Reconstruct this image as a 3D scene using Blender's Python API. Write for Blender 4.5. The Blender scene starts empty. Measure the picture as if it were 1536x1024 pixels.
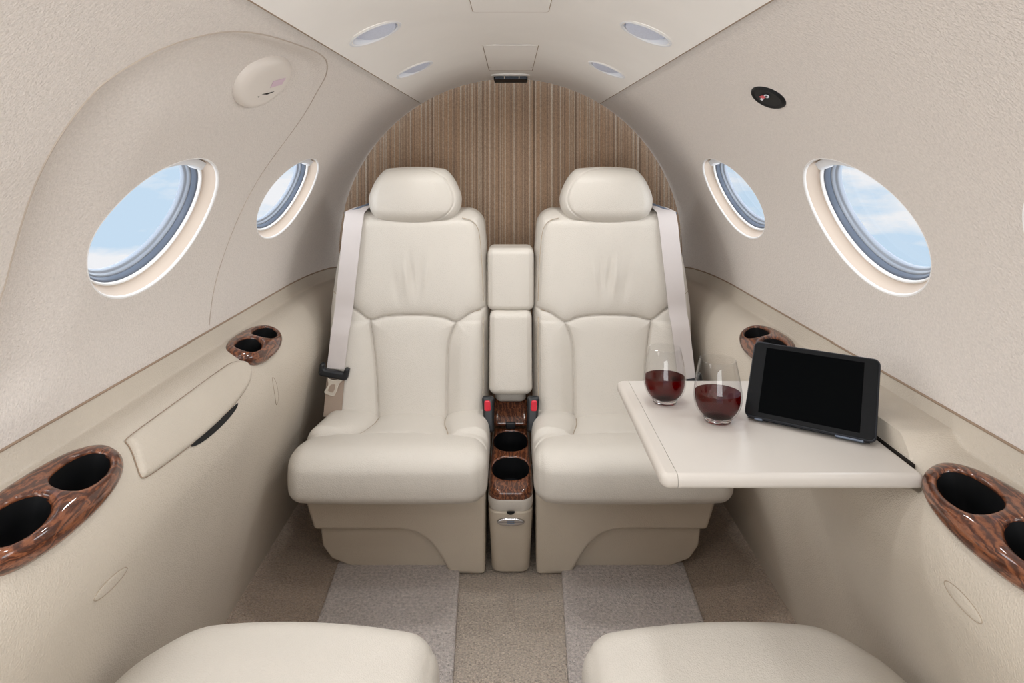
import bpy, bmesh, math
import numpy as np
from mathutils import Vector, Matrix
from mathutils.geometry import tessellate_polygon
PI = math.pi
col = bpy.context.scene.collection
EYE = 1.155

# ------------------------------------------------------------------ materials
def lin(r, g, b):
    f = lambda c: c/12.92 if c <= .04045 else ((c+.055)/1.055)**2.4
    return (f(r/255), f(g/255), f(b/255), 1)

def nmat(name):
    m = bpy.data.materials.new(name); m.use_nodes = True
    nt = m.node_tree; b = nt.nodes['Principled BSDF']
    return m, nt, b

def N(nt, typ, **kw):
    n = nt.nodes.new(typ)
    for k, v in kw.items(): setattr(n, k, v)
    return n

def surf(name, rgb, rough=.5, spec=.5, metallic=0, coat=0, var=.06, vscale=6, bump=(), coatrough=.05, sheen=0):
    """plain material: slight colour mottling + bump layers (scale, strength, distance, kind)"""
    m, nt, b = nmat(name)
    c = lin(*rgb); L = nt.links
    tc = N(nt, 'ShaderNodeTexCoord')
    no = N(nt, 'ShaderNodeTexNoise'); no.inputs['Scale'].default_value = vscale; no.inputs['Detail'].default_value = 5
    L.new(tc.outputs['Object'], no.inputs['Vector'])
    mx = N(nt, 'ShaderNodeMix', data_type='RGBA')
    mx.inputs[6].default_value = tuple(x*(1-var) for x in c[:3])+(1,)
    mx.inputs[7].default_value = tuple(min(1, x*(1+var)) for x in c[:3])+(1,)
    mr = N(nt, 'ShaderNodeMapRange'); mr.inputs[1].default_value = .3; mr.inputs[2].default_value = .7
    L.new(no.outputs['Fac'], mr.inputs[0]); L.new(mr.outputs[0], mx.inputs[0]); L.new(mx.outputs[2], b.inputs['Base Color'])
    b.inputs['Roughness'].default_value = rough
    b.inputs['Specular IOR Level'].default_value = spec
    b.inputs['Metallic'].default_value = metallic
    b.inputs['Coat Weight'].default_value = coat
    b.inputs['Coat Roughness'].default_value = coatrough
    if sheen:
        b.inputs['Sheen Weight'].default_value = sheen
    prev = None
    for sc, st, di, kind in bump:
        if kind == 'v':
            t = N(nt, 'ShaderNodeTexVoronoi'); t.inputs['Scale'].default_value = sc; out = t.outputs['Distance']
        elif kind == 'w':
            t = N(nt, 'ShaderNodeTexWave'); t.inputs['Scale'].default_value = sc; t.inputs['Distortion'].default_value = 2.5
            t.bands_direction = 'DIAGONAL'; t.inputs['Detail'].default_value = 2; t.inputs['Detail Scale'].default_value = 3; out = t.outputs['Fac']
        else:
            t = N(nt, 'ShaderNodeTexNoise'); t.inputs['Scale'].default_value = sc; t.inputs['Detail'].default_value = 3; out = t.outputs['Fac']
        L.new(tc.outputs['Object'], t.inputs['Vector'])
        bp = N(nt, 'ShaderNodeBump'); bp.inputs['Strength'].default_value = st; bp.inputs['Distance'].default_value = di
        L.new(out, bp.inputs['Height'])
        if prev: L.new(prev.outputs['Normal'], bp.inputs['Normal'])
        prev = bp
    if prev: L.new(prev.outputs['Normal'], b.inputs['Normal'])
    return m

LB = ((420, .35, .0012, 'v'), (7, .25, .006, 'n'))
M = {}
M['leather'] = surf('seat_leather', (194, 188, 179), .42, .45, var=.03, bump=LB)
M['leather_base'] = surf('seat_base_leather', (190, 179, 163), .5, .35, var=.03, bump=LB)
M['console'] = surf('console_leather', (192, 183, 170), .5, .35, var=.03, bump=((360, .45, .0015, 'v'), (5, .15, .006, 'n')))
M['fabric'] = surf('wall_fabric', (214, 207, 201), .85, .2, var=.07, vscale=260, bump=((210, .55, .003, 'n'), (420, .4, .0015, 'v')), sheen=.1)
M['ceiling'] = surf('ceiling_vinyl', (238, 236, 233), .6, .3, var=.02, bump=((500, .1, .0008, 'n'),))
M['trimline'] = surf('seam_trim', (150, 130, 112), .7, .2)
M['seam'] = surf('seam_thread', (166, 153, 136), .8, .1)
M['door_seam'] = surf('door_gasket', (184, 172, 160), .8, .1)
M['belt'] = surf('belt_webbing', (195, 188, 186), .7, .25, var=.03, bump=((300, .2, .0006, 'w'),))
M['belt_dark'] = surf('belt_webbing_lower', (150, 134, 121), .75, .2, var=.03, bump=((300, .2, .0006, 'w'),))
M['black'] = surf('black_plastic', (22, 24, 28), .35, .45, var=.05)
M['well'] = surf('black_rubber_well', (16, 17, 19), .6, .25, var=.05)
M['red'] = surf('red_plastic', (205, 38, 58), .3, .5, var=.03)
M['chrome'] = surf('brushed_chrome', (190, 190, 192), .22, .5, metallic=1)
M['steel'] = surf('pale_buckle_metal', (222, 214, 203), .25, .5, metallic=.55)
M['table'] = surf('table_top_vinyl', (190, 184, 177), .34, .45, var=.02, bump=((300, .05, .0006, 'n'),))
M['table_edge'] = surf('table_edge_vinyl', (188, 181, 173), .36, .45, var=.02)
M['reveal'] = surf('window_reveal', (205, 190, 176), .5, .3, var=.02)
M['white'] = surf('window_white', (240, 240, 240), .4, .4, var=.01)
M['grey_seal'] = surf('window_seal_grey', (98, 108, 124), .4, .4, var=.04)
M['grey_light'] = surf('window_frame_grey', (150, 158, 170), .35, .45, var=.03)
M['shade'] = surf('window_shade', (225, 227, 231), .5, .3, var=.02)
M['lens'] = surf('downlight_lens', (196, 203, 222), .3, .5, var=.06, vscale=300)
M['dark'] = surf('dark_gap', (40, 36, 33), .8, .1)
M['sticker'] = surf('lilac_sticker', (206, 182, 196), .5, .3)
M['paper'] = surf('white_print', (225, 228, 236), .5, .3)
M['cover'] = surf('cover_plastic', (216, 209, 202), .45, .35, var=.02)
M['screen'] = surf('tablet_display', (3, 4, 5), .4, .02, var=.05)
M['bezel'] = surf('tablet_bezel', (16, 17, 19), .45, .12, var=.05)
M['case'] = surf('tablet_case', (26, 29, 36), .5, .35, var=.05)
CB = ((330, 1, .008, 'n'), (110, .8, .008, 'n'))
M['carpet'] = surf('carpet_centre', (200, 186, 172), .95, .1, var=.3, vscale=190, bump=CB, sheen=.2)
M['carpet_brown'] = surf('carpet_side', (176, 157, 140), .95, .1, var=.26, vscale=210, bump=CB, sheen=.2)
M['mat'] = surf('carpet_mat', (205, 195, 190), .95, .1, var=.26, vscale=130, bump=CB, sheen=.25)

def wood_mat():
    m, nt, b = nmat('burl_walnut'); L = nt.links
    tc = N(nt, 'ShaderNodeTexCoord'); mp = N(nt, 'ShaderNodeMapping')
    mp.inputs['Scale'].default_value = (22, 8, 22); mp.inputs['Rotation'].default_value = (.3, .2, .5)
    L.new(tc.outputs['Object'], mp.inputs['Vector'])
    n1 = N(nt, 'ShaderNodeTexNoise'); n1.inputs['Scale'].default_value = 2.2; n1.inputs['Detail'].default_value = 4; n1.inputs['Distortion'].default_value = 1.2
    L.new(mp.outputs[0], n1.inputs['Vector'])
    mxv = N(nt, 'ShaderNodeMix', data_type='VECTOR'); mxv.inputs[0].default_value = .35
    L.new(mp.outputs[0], mxv.inputs[4]); L.new(n1.outputs['Color'], mxv.inputs[5])
    w = N(nt, 'ShaderNodeTexWave'); w.inputs['Scale'].default_value = 2.4; w.inputs['Distortion'].default_value = 9; w.inputs['Detail'].default_value = 6
    w.inputs['Detail Scale'].default_value = 1.6; w.bands_direction = 'X'
    L.new(mxv.outputs[1], w.inputs['Vector'])
    n2 = N(nt, 'ShaderNodeTexNoise'); n2.inputs['Scale'].default_value = 11; n2.inputs['Detail'].default_value = 8; n2.inputs['Roughness'].default_value = .65
    L.new(mp.outputs[0], n2.inputs['Vector'])
    mf = N(nt, 'ShaderNodeMath', operation='MULTIPLY_ADD'); mf.inputs[1].default_value = .45
    L.new(w.outputs['Fac'], mf.inputs[0])
    m2 = N(nt, 'ShaderNodeMath', operation='MULTIPLY'); m2.inputs[1].default_value = .6
    L.new(n2.outputs['Fac'], m2.inputs[0]); L.new(m2.outputs[0], mf.inputs[2])
    cr = N(nt, 'ShaderNodeValToRGB'); e = cr.color_ramp.elements
    e[0].position = .2; e[0].color = lin(52, 25, 14); e[1].position = .9; e[1].color = lin(142, 86, 54)
    a = e.new(.45); a.color = lin(80, 42, 25); a = e.new(.62); a.color = lin(106, 60, 37)
    L.new(mf.outputs[0], cr.inputs[0]); L.new(cr.outputs[0], b.inputs['Base Color'])
    b.inputs['Roughness'].default_value = .4; b.inputs['Specular IOR Level'].default_value = .2; b.inputs['Coat Weight'].default_value = 1; b.inputs['Coat Roughness'].default_value = .03
    return m
M['wood'] = wood_mat()

def curtain_mat():
    m, nt, b = nmat('striped_weave'); L = nt.links
    tc = N(nt, 'ShaderNodeTexCoord')
    mp = N(nt, 'ShaderNodeMapping'); mp.inputs['Scale'].default_value = (120, .01, .05)
    L.new(tc.outputs['Object'], mp.inputs['Vector'])
    n1 = N(nt, 'ShaderNodeTexNoise'); n1.inputs['Scale'].default_value = 1; n1.inputs['Detail'].default_value = 2
    L.new(mp.outputs[0], n1.inputs['Vector'])
    cr = N(nt, 'ShaderNodeValToRGB'); e = cr.color_ramp.elements
    e[0].position = .3; e[0].color = lin(128, 106, 88); e[1].position = .72; e[1].color = lin(216, 200, 180)
    a = e.new(.44); a.color = lin(160, 136, 116); a = e.new(.5); a.color = lin(178, 146, 118); a = e.new(.58); a.color = lin(180, 163, 145)
    L.new(n1.outputs['Fac'], cr.inputs[0])
    mp2 = N(nt, 'ShaderNodeMapping'); mp2.inputs['Scale'].default_value = (300, 1, 260)
    L.new(tc.outputs['Object'], mp2.inputs['Vector'])
    n2 = N(nt, 'ShaderNodeTexNoise'); n2.inputs['Scale'].default_value = 1; n2.inputs['Detail'].default_value = 3
    L.new(mp2.outputs[0], n2.inputs['Vector'])
    mx = N(nt, 'ShaderNodeMix', data_type='RGBA', blend_type='OVERLAY'); mx.inputs[0].default_value = .5
    L.new(cr.outputs[0], mx.inputs[6]); L.new(n2.outputs['Fac'], mx.inputs[7])
    L.new(mx.outputs[2], b.inputs['Base Color'])
    bp = N(nt, 'ShaderNodeBump'); bp.inputs['Strength'].default_value = .6; bp.inputs['Distance'].default_value = .003
    L.new(n2.outputs['Fac'], bp.inputs['Height']); L.new(bp.outputs[0], b.inputs['Normal'])
    b.inputs['Roughness'].default_value = .8; b.inputs['Specular IOR Level'].default_value = .2
    return m
M['curtain'] = curtain_mat()

def thin_glass(name, tint, f0=.04, k=.85):
    m = bpy.data.materials.new(name); m.use_nodes = True; nt = m.node_tree; nt.nodes.clear(); L = nt.links
    out = N(nt, 'ShaderNodeOutputMaterial'); mx = N(nt, 'ShaderNodeMixShader')
    tr = N(nt, 'ShaderNodeBsdfTransparent'); tr.inputs[0].default_value = tint
    gl = N(nt, 'ShaderNodeBsdfGlossy'); gl.inputs['Roughness'].default_value = .02
    lw = N(nt, 'ShaderNodeLayerWeight'); lw.inputs[0].default_value = .5
    pw = N(nt, 'ShaderNodeMath', operation='POWER'); pw.inputs[1].default_value = 4.5
    fr = N(nt, 'ShaderNodeMath', operation='MULTIPLY_ADD'); fr.inputs[1].default_value = k; fr.inputs[2].default_value = f0
    L.new(lw.outputs['Facing'], pw.inputs[0]); L.new(pw.outputs[0], fr.inputs[0])
    ge = N(nt, 'ShaderNodeNewGeometry'); iv = N(nt, 'ShaderNodeMath', operation='SUBTRACT'); iv.inputs[0].default_value = 1
    ml = N(nt, 'ShaderNodeMath', operation='MULTIPLY'); L.new(ge.outputs['Backfacing'], iv.inputs[1]); L.new(iv.outputs[0], ml.inputs[0]); L.new(fr.outputs[0], ml.inputs[1])
    L.new(ml.outputs[0], mx.inputs[0]); L.new(tr.outputs[0], mx.inputs[1]); L.new(gl.outputs[0], mx.inputs[2])
    L.new(mx.outputs[0], out.inputs[0]); return m
M['pane'] = thin_glass('window_pane', (.98, .99, 1, 1), .01, .25)
M['glass'] = thin_glass('glass_wall', (.965, .965, .965, 1))
def glass_mat(name, colr, rough=0):
    m, nt, b = nmat(name)
    b.inputs['Base Color'].default_value = colr; b.inputs['Transmission Weight'].default_value = 1
    b.inputs['Roughness'].default_value = rough; b.inputs['IOR'].default_value = 1.36
    return m
M['glass_foot'] = glass_mat('glass_foot', (.97, .97, .97, 1))
M['wine'] = thin_glass('red_wine', (.31, .005, .011, 1), .02, .35)

# ------------------------------------------------------------------ object helpers
def tag(o, label=None, cat=None, group=None, kind=None):
    if label: o['label'] = label
    if cat: o['category'] = cat
    if group: o['group'] = group
    if kind: o['kind'] = kind
    return o

def empty(name, loc, label=None, cat=None, group=None, kind=None):
    o = bpy.data.objects.new(name, None); col.objects.link(o); o.location = loc
    o.empty_display_size = .05
    return tag(o, label, cat, group, kind)

def obj(name, V, F, mat, parent=None, angle=40, closed=True, label=None, origin=None):
    """link ONE mesh object; V are world coordinates"""
    V = np.asarray(V, float)
    if parent is not None:
        org = np.array(parent_world(parent))
    else:
        org = np.array(origin) if origin is not None else np.zeros(3)
    me = bpy.data.meshes.new(name)
    me.from_pydata((V-org).tolist(), [], [list(map(int, f)) for f in F])
    if closed:
        bm = bmesh.new(); bm.from_mesh(me); bmesh.ops.recalc_face_normals(bm, faces=bm.faces); bm.to_mesh(me); bm.free()
    me.polygons.foreach_set('use_smooth', [True]*len(me.polygons))
    me.polygons.foreach_set('use_smooth', [len(p.vertices) <= 8 for p in me.polygons])
    if angle < 180: me.set_sharp_from_angle(angle=math.radians(angle))
    me.materials.append(mat); me.update()
    o = bpy.data.objects.new(name, me); col.objects.link(o)
    if parent is not None: o.parent = parent
    elif origin is not None: o.location = origin
    if label: o['label'] = label
    return o

def parent_world(p):
    v = Vector((0, 0, 0))
    while p is not None: v = v + p.location; p = p.parent
    return v

def join(parts):
    V = []; F = []; k = 0
    for v, f in parts:
        v = np.asarray(v, float); V.append(v); F += [[i+k for i in q] for q in f]; k += len(v)
    return np.concatenate(V), F

def axis_pos(h, r, n, k):
    r = min(r, h)
    a = -h + r*(1-np.tan(np.linspace(PI/4, 0, k)))
    inner = np.linspace(-h+r, h-r, max(2, n+1))
    p = np.concatenate([a, inner[1:-1], -a[::-1]]) if h-r > 1e-6 else np.concatenate([a, -a[::-1][1:]])
    return p

def rbox(size, rad, n=(8, 8, 8), k=6, deform=None, center=(0, 0, 0)):
    h = np.array(size)/2.; r = np.minimum(np.array(rad if np.ndim(rad) else (rad,)*3, float), h*.9999)
    P = [axis_pos(h[i], r[i], n[i], k) for i in range(3)]
    idx = {}; V = []; F = []
    def vid(i, j, l):
        key = (i, j, l)
        if key not in idx:
            idx[key] = len(V); V.append((P[0][i], P[1][j], P[2][l]))
        return idx[key]
    nx, ny, nz = [len(p)-1 for p in P]
    for i in range(nx):
        for j in range(ny):
            F.append([vid(i, j, 0), vid(i, j+1, 0), vid(i+1, j+1, 0), vid(i+1, j, 0)])
            F.append([vid(i, j, nz), vid(i+1, j, nz), vid(i+1, j+1, nz), vid(i, j+1, nz)])
    for i in range(nx):
        for l in range(nz):
            F.append([vid(i, 0, l), vid(i+1, 0, l), vid(i+1, 0, l+1), vid(i, 0, l+1)])
            F.append([vid(i, ny, l), vid(i, ny, l+1), vid(i+1, ny, l+1), vid(i+1, ny, l)])
    for j in range(ny):
        for l in range(nz):
            F.append([vid(0, j, l), vid(0, j, l+1), vid(0, j+1, l+1), vid(0, j+1, l)])
            F.append([vid(nx, j, l), vid(nx, j+1, l), vid(nx, j+1, l+1), vid(nx, j, l+1)])
    V = np.array(V); q = np.clip(V, -(h-r), h-r); d = (V-q)/r
    L = np.linalg.norm(d, axis=1); L[L == 0] = 1
    V = q + d/L[:, None]*r
    if deform: V = deform(V, V/h)
    return V + np.array(center), F

def tube(pts, r, n=8, close=False):
    pts = [Vector(p) for p in pts]; m = len(pts); V = []; F = []
    up = Vector((.31, .17, .93)).normalized()
    for i, p in enumerate(pts):
        a = pts[(i-1) % m] if (close or i > 0) else p; b = pts[(i+1) % m] if (close or i < m-1) else p
        t = (b-a).normalized(); u = t.cross(up).normalized(); w = t.cross(u)
        rr = r[i] if hasattr(r, '__len__') else r
        for k in range(n):
            an = 2*PI*k/n; V.append(p + (u*math.cos(an)+w*math.sin(an))*rr)
    for i in range(m if close else m-1):
        j = (i+1) % m
        for k in range(n):
            F.append([i*n+k, i*n+(k+1) % n, j*n+(k+1) % n, j*n+k])
    if not close:
        F.append(list(range(n))); F.append(list(range((m-1)*n, m*n)))
    return np.array([tuple(v) for v in V]), F

def lathe(prof, origin, axis=(0, 0, 1), n=48, sx=1, xdir=None):
    ax = Vector(axis).normalized(); x = Vector(xdir) if xdir else ax.orthogonal()
    x = (x-ax*x.dot(ax)).normalized(); y = ax.cross(x); o = Vector(origin)
    V = []; F = []
    for r, h in prof:
        for k in range(n):
            a = 2*PI*k/n; V.append(tuple(o + x*(r*sx*math.cos(a)) + y*(r*math.sin(a)) + ax*h))
    m = len(prof)
    for i in range(m-1):
        for k in range(n):
            F.append([i*n+k, i*n+(k+1) % n, (i+1)*n+(k+1) % n, (i+1)*n+k])
    if prof[0][0] > 1e-5: F.append(list(range(n))[::-1])
    if prof[-1][0] > 1e-5: F.append(list(range((m-1)*n, m*n)))
    return np.array(V), F

def catmull(P, n=8, close=False):
    P = [np.array(p, float) for p in P]; m = len(P); out = []
    rng = range(m) if close else range(m-1)
    for i in rng:
        if close: p0, p1, p2, p3 = P[i-1], P[i], P[(i+1) % m], P[(i+2) % m]
        else: p0, p1, p2, p3 = P[max(i-1, 0)], P[i], P[i+1], P[min(i+2, m-1)]
        for k in range(n):
            t = k/n
            out.append(.5*((2*p1)+(-p0+p2)*t+(2*p0-5*p1+4*p2-p3)*t*t+(-p0+3*p1-3*p2+p3)*t**3))
    if not close: out.append(P[-1])
    return np.array(out)

def rounded_poly(P, R, n=7):
    """fillet the corners of a 2D polygon"""
    out = []; m = len(P)
    for i in range(m):
        p = np.array(P[i], float); a = np.array(P[i-1], float)-p; b = np.array(P[(i+1) % m], float)-p
        r = R[i] if hasattr(R, '__len__') else R
        la, lb = np.linalg.norm(a), np.linalg.norm(b); a /= la; b /= lb
        th = math.acos(np.clip(a.dot(b), -1, 1)); d = min(r/math.tan(th/2), la*.49, lb*.49)
        r2 = d*math.tan(th/2)
        if r2 < 1e-6: out.append(p); continue
        c = p+(a+b)/np.linalg.norm(a+b)*(r2/math.sin(th/2))
        s = p+a*d-c; e = p+b*d-c
        a0 = math.atan2(s[1], s[0]); a1 = math.atan2(e[1], e[0]); da = (a1-a0+PI) % (2*PI)-PI
        for k in range(n+1):
            t = a0+da*k/n; out.append(c+r2*np.array([math.cos(t), math.sin(t)]))
    return np.array(out)

def poly_inset(P, d):
    P = np.asarray(P); area = .5*np.sum(P[:, 0]*np.roll(P[:, 1], -1)-np.roll(P[:, 0], -1)*P[:, 1])
    s = 1 if area > 0 else -1
    e = np.roll(P, -1, 0)-P; nrm = np.stack([-e[:, 1], e[:, 0]], 1)*s; nrm /= np.linalg.norm(nrm, axis=1)[:, None]+1e-12
    b = nrm+np.roll(nrm, 1, 0); b /= np.linalg.norm(b, axis=1)[:, None]+1e-12
    k = 1/np.maximum(.35, np.sum(b*nrm, 1))
    return P + b*(d*k)[:, None]

def slab(P, h0, h1, r0, r1, to3, seg=5):
    """closed rounded slab over the 2D outline P between heights h0 < h1"""
    loops = []
    for k in range(seg+1):
        a = PI/2*k/seg; loops.append((r0*(1-math.sin(a)), h0+r0*(1-math.cos(a))))
    for k in range(seg+1):
        a = PI/2*k/seg; loops.append((r1*(1-math.cos(a)), h1-r1*(1-math.sin(a))))
    loops = [(r0+.0007, h0)]+loops+[(r1+.0007, h1)]
    V = []; F = []; m = len(P)
    for ins, h in loops:
        q = poly_inset(P, ins) if ins > 1e-7 else P
        V += [to3(x, y, h) for x, y in q]
    for i in range(len(loops)-1):
        for k in range(m): F.append([i*m+k, i*m+(k+1) % m, (i+1)*m+(k+1) % m, (i+1)*m+k])
    k0 = (len(loops)-1)*m
    for tri in tessellate_polygon([[Vector((x, y, 0)) for x, y in P]]):
        F.append([tri[2], tri[1], tri[0]]); F.append([k0+tri[0], k0+tri[1], k0+tri[2]])
    return np.array(V), F

def sheet(ua, va, fdom, mapf, skirt=None):
    """grid (u,v) kept where fdom<0, border snapped to fdom=0, mapped by mapf(U,V,F,off)"""
    U, Vv = np.meshgrid(ua, va, indexing='ij'); nu, nv = U.shape
    U = U.ravel().copy(); Vv = Vv.ravel().copy()
    a = np.arange(nu*nv).reshape(nu, nv)
    Q = np.stack([a[:-1, :-1], a[1:, :-1], a[1:, 1:], a[:-1, 1:]], -1).reshape(-1, 4)
    keep = fdom(U[Q].mean(1), Vv[Q].mean(1)) < 0
    K = Q[keep]
    used = np.zeros(nu*nv, int); np.add.at(used, K.ravel(), 1)
    tot = np.zeros(nu*nv, int); np.add.at(tot, Q.ravel(), 1)
    bnd = (used > 0) & (used < tot)
    ib = np.where(bnd)[0]; e = 1e-5
    for _ in range(5):
        u, v = U[ib], Vv[ib]; f = fdom(u, v)
        gx = (fdom(u+e, v)-fdom(u-e, v))/(2*e); gy = (fdom(u, v+e)-fdom(u, v-e))/(2*e)
        g2 = gx*gx+gy*gy+1e-9
        U[ib] = u-f*gx/g2*.9; Vv[ib] = v-f*gy/g2*.9
    ids = np.where(used > 0)[0]; re = -np.ones(nu*nv, int); re[ids] = np.arange(len(ids))
    F = [list(re[q]) for q in K]; u, v = U[ids], Vv[ids]
    P = mapf(u, v, fdom(u, v), 0.)
    if skirt is not None:
        cnt = {}
        for q in F:
            for i in range(4):
                k = (q[i], q[(i+1) % 4]); kk = (min(k), max(k)); cnt.setdefault(kk, []).append(k)
        E = [v_[0] for v_ in cnt.values() if len(v_) == 1]
        P2 = mapf(u, v, fdom(u, v), skirt); ex = {}; add = []
        for i, j in E:
            for w in (i, j):
                if w not in ex: ex[w] = len(P)+len(add); add.append(P2[w])
            F.append([j, i, ex[i], ex[j]])
        P = np.concatenate([P, np.array(add)])
    return P, F

sst = lambda x: np.clip(x, 0, 1)**2*(3-2*np.clip(x, 0, 1))
def poly_dist(px, pz, pts):
    d = np.full(px.shape, 9.)
    for (x0, y0), (x1, y1) in zip(pts[:-1], pts[1:]):
        ex, ey = x1-x0, y1-y0; L = ex*ex+ey*ey+1e-12
        t = np.clip(((px-x0)*ex+(pz-y0)*ey)/L, 0, 1)
        d = np.minimum(d, np.hypot(px-x0-t*ex, pz-y0-t*ey))
    return d
def in_poly(px, py, P):
    c = np.zeros(px.shape, bool); n = len(P)
    for i in range(n):
        x0, y0 = P[i]; x1, y1 = P[(i+1) % n]
        if y0 == y1: continue
        m = ((y0 > py) != (y1 > py)) & (px < (x1-x0)*(py-y0)/(y1-y0)+x0); c ^= m
    return c

# ------------------------------------------------------------------ cabin shell
Y0, Y1 = -1.25, 2.45            # front opening (cockpit) and rear arch
CCZ, CR = .814, .63             # ceiling / arch circle
WCX, WCZ, WR = -.078, .700, .78  # sidewall arc
PS = math.radians(58.6); SMAX = WR*(PS-math.radians(3.8))
def wall(side, y, s, off=0.):
    p = PS-s/WR
    x = WCX+WR*np.cos(p); z = WCZ+WR*np.sin(p)
    xa = np.where(z > CCZ, np.sqrt(np.maximum(CR*CR-(z-CCZ)**2, 1e-6)), CR)
    t = np.clip((y-2.08)/(Y1-2.08), 0, 1); k = 1-np.sqrt(np.maximum(0, 1-t*t))
    x = x+(np.minimum(xa, x)-x)*k
    return np.stack([side*(x+off*np.cos(p)), y+0*x, z+off*np.sin(p)], -1)

WIN = {-1: [(1.198, .453, .184, .135), (1.870, .441, .200, .123)],
       1: [(.614, .453, .184, .135), (1.192, .449, .181, .133), (1.870, .441, .200, .123)]}
DOOR = catmull([(.86, SMAX+.02), (.85, .64), (.852, .519), (.84, .453), (.806, .336), (.792, .266), (.789, .203), (.806, .161), (.831, .124),
                (.868, .093), (.921, .066), (1.008, .048), (1.137, .037), (1.23, .033), (1.31, .040), (1.39, .068), (1.445, .108), (1.52, .18), (1.555, .26),
                (1.556, .375), (1.556, .463), (1.554, .547), (1.545, .64), (1.547, SMAX+.02)], 6)
def door_off(y, s):
    d = np.where(in_poly(y, s, DOOR), poly_dist(y, s, DOOR), 0)
    w = 1-sst((y-1.2)/.26)
    return .023*w*sst(d/.036)*(1-.85*sst((d-.07)/.13))*(1-sst((s-.64)/.08))

def wall_grid(side):
    ya = np.unique(np.concatenate([np.arange(Y0, .39, .03), np.arange(.4, 2.45, .0045), [Y1]]))
    sa = np.linspace(0, SMAX, 168)
    def dom(y, s):
        f = np.full(y.shape, -1.)
        for cy, cs, a, b in WIN[side]:
            f = np.maximum(f, (1-np.hypot((y-cy)/a, (s-cs)/b))*b)
        return f
    def mp(y, s, f, off):
        o = door_off(y, s) if side < 0 else 0
        return wall(side, y, s, o)
    return sheet(ya, sa, dom, mp)

V, F = wall_grid(1)
tag(obj('wall_right', V, F, M['fabric'], closed=False, angle=180), kind='structure')
V, F = wall_grid(-1)
# recover (y,s) of face centres to cut the exit hatch out of the left wall
Fa = np.array(F); C = V[Fa].mean(1)
ang = np.arctan2(C[:, 2]-WCZ, -C[:, 0]-WCX); s_c = WR*(PS-ang)
ins = in_poly(C[:, 1], s_c, DOOR)
def subset(V, Fa):
    ids = np.unique(Fa); re = -np.ones(len(V), int); re[ids] = np.arange(len(ids)); return V[ids], re[Fa].tolist()
v, f = subset(V, Fa[~ins]); tag(obj('wall_left', v, f, M['fabric'], closed=False, angle=180), kind='structure')
v, f = subset(V, Fa[ins]); door = tag(obj('door_1', v, f, M['fabric'], closed=False, angle=180), kind='structure')
dp = [wall(-1, np.array(y), np.array(s), door_off(np.array([y]), np.array([s]))[0]+.0003) for y, s in DOOR if s < SMAX-.002]
v, f = tube(dp, .0016, 6); obj('gasket', v, f, M['door_seam'], door)

def ceil(x, y, off=0.):
    th = x/CR
    return np.stack([(CR+off)*np.sin(th), y+0*x, CCZ+(CR+off)*np.cos(th)], -1)
THS = math.asin(.328/CR)*CR
DL = [(-.264, 1.262), (.264, 1.262), (-.264, 1.775), (.264, 1.775), (-.264, .75), (.264, .75), (-.264, .24), (.264, .24), (-.264, -.28), (.264, -.28)]
HR = .046
def cdom(x, y):
    f = np.full(x.shape, -1.)
    for cx, cy in DL[:4]: f = np.maximum(f, HR-np.hypot(x-cx, y-cy))
    return f
V, F = sheet(np.linspace(-THS, THS, 110), np.unique(np.concatenate([np.arange(Y0, 1.1, .05), np.arange(1.1, 2.45, .006), [Y1]])), cdom, lambda x, y, f, o: ceil(x, y))
tag(obj('ceiling', V, F, M['ceiling'], closed=False, angle=180), kind='structure')
for i, sd in enumerate((-1, 1)):
    pts = [ceil(np.array(sd*THS), np.array(y), .0012) for y in np.linspace(Y0, Y1, 40)]
    v, f = tube(pts, .0016, 8)
    tag(obj('trim_%d' % (i+1), v, f, M['trimline']), kind='structure')

# rear closet wall: ribbed striped weave behind the arch
xl = lambda z: .9 if z < .785 else math.sqrt(max(.0001, .672**2-max(0, z-CCZ)**2))
nx = 600; xs = np.linspace(-.9, .9, nx); zs = np.r_[0, .78, .7901, .82, np.linspace(.85, CCZ+.672, 24)]
rng = np.random.RandomState(4); rib = np.zeros(nx); x = -.9
while x < .9:
    w = rng.uniform(.006, .016); h = rng.uniform(.002, .006); k = np.abs(xs-x-w/2) < w/2
    rib[k] = h*np.sqrt(np.maximum(0, 1-((xs[k]-x-w/2)/(w/2))**2)); x += w
V = np.array([(np.clip(x, -xl(z), xl(z)), 2.515-rb, z) for z in zs for x, rb in zip(xs, rib)])
F = [[j*nx+i, j*nx+i+1, (j+1)*nx+i+1, (j+1)*nx+i] for j in range(len(zs)-1) for i in range(nx-1)]
tag(obj('wall_back', V, F, M['curtain'], closed=False, angle=180), kind='structure')
# edge return of the arch
arc = [(CR*math.cos(a), CCZ+CR*math.sin(a)) for a in np.linspace(0, PI, 90)]
arc = [(CR, .0), (CR, .79)]+arc+[(-CR, .79), (-CR, .0)]
V = []; F = []
for x, z in arc:
    n = Vector((x, 0, z-CCZ if z > CCZ else 0)).normalized()
    for off, yy in ((0, Y1), (.002, Y1+.004), (.005, Y1+.006), (.03 if z > .80 else .14, Y1+.008)):
        V.append((x+n.x*off, yy, z+n.z*off))
for i in range(len(arc)-1):
    for j in range(3): F.append([i*4+j, i*4+j+1, (i+1)*4+j+1, (i+1)*4+j])
tag(obj('trim_3', V, F, M['ceiling'], closed=False), kind='structure')

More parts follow.
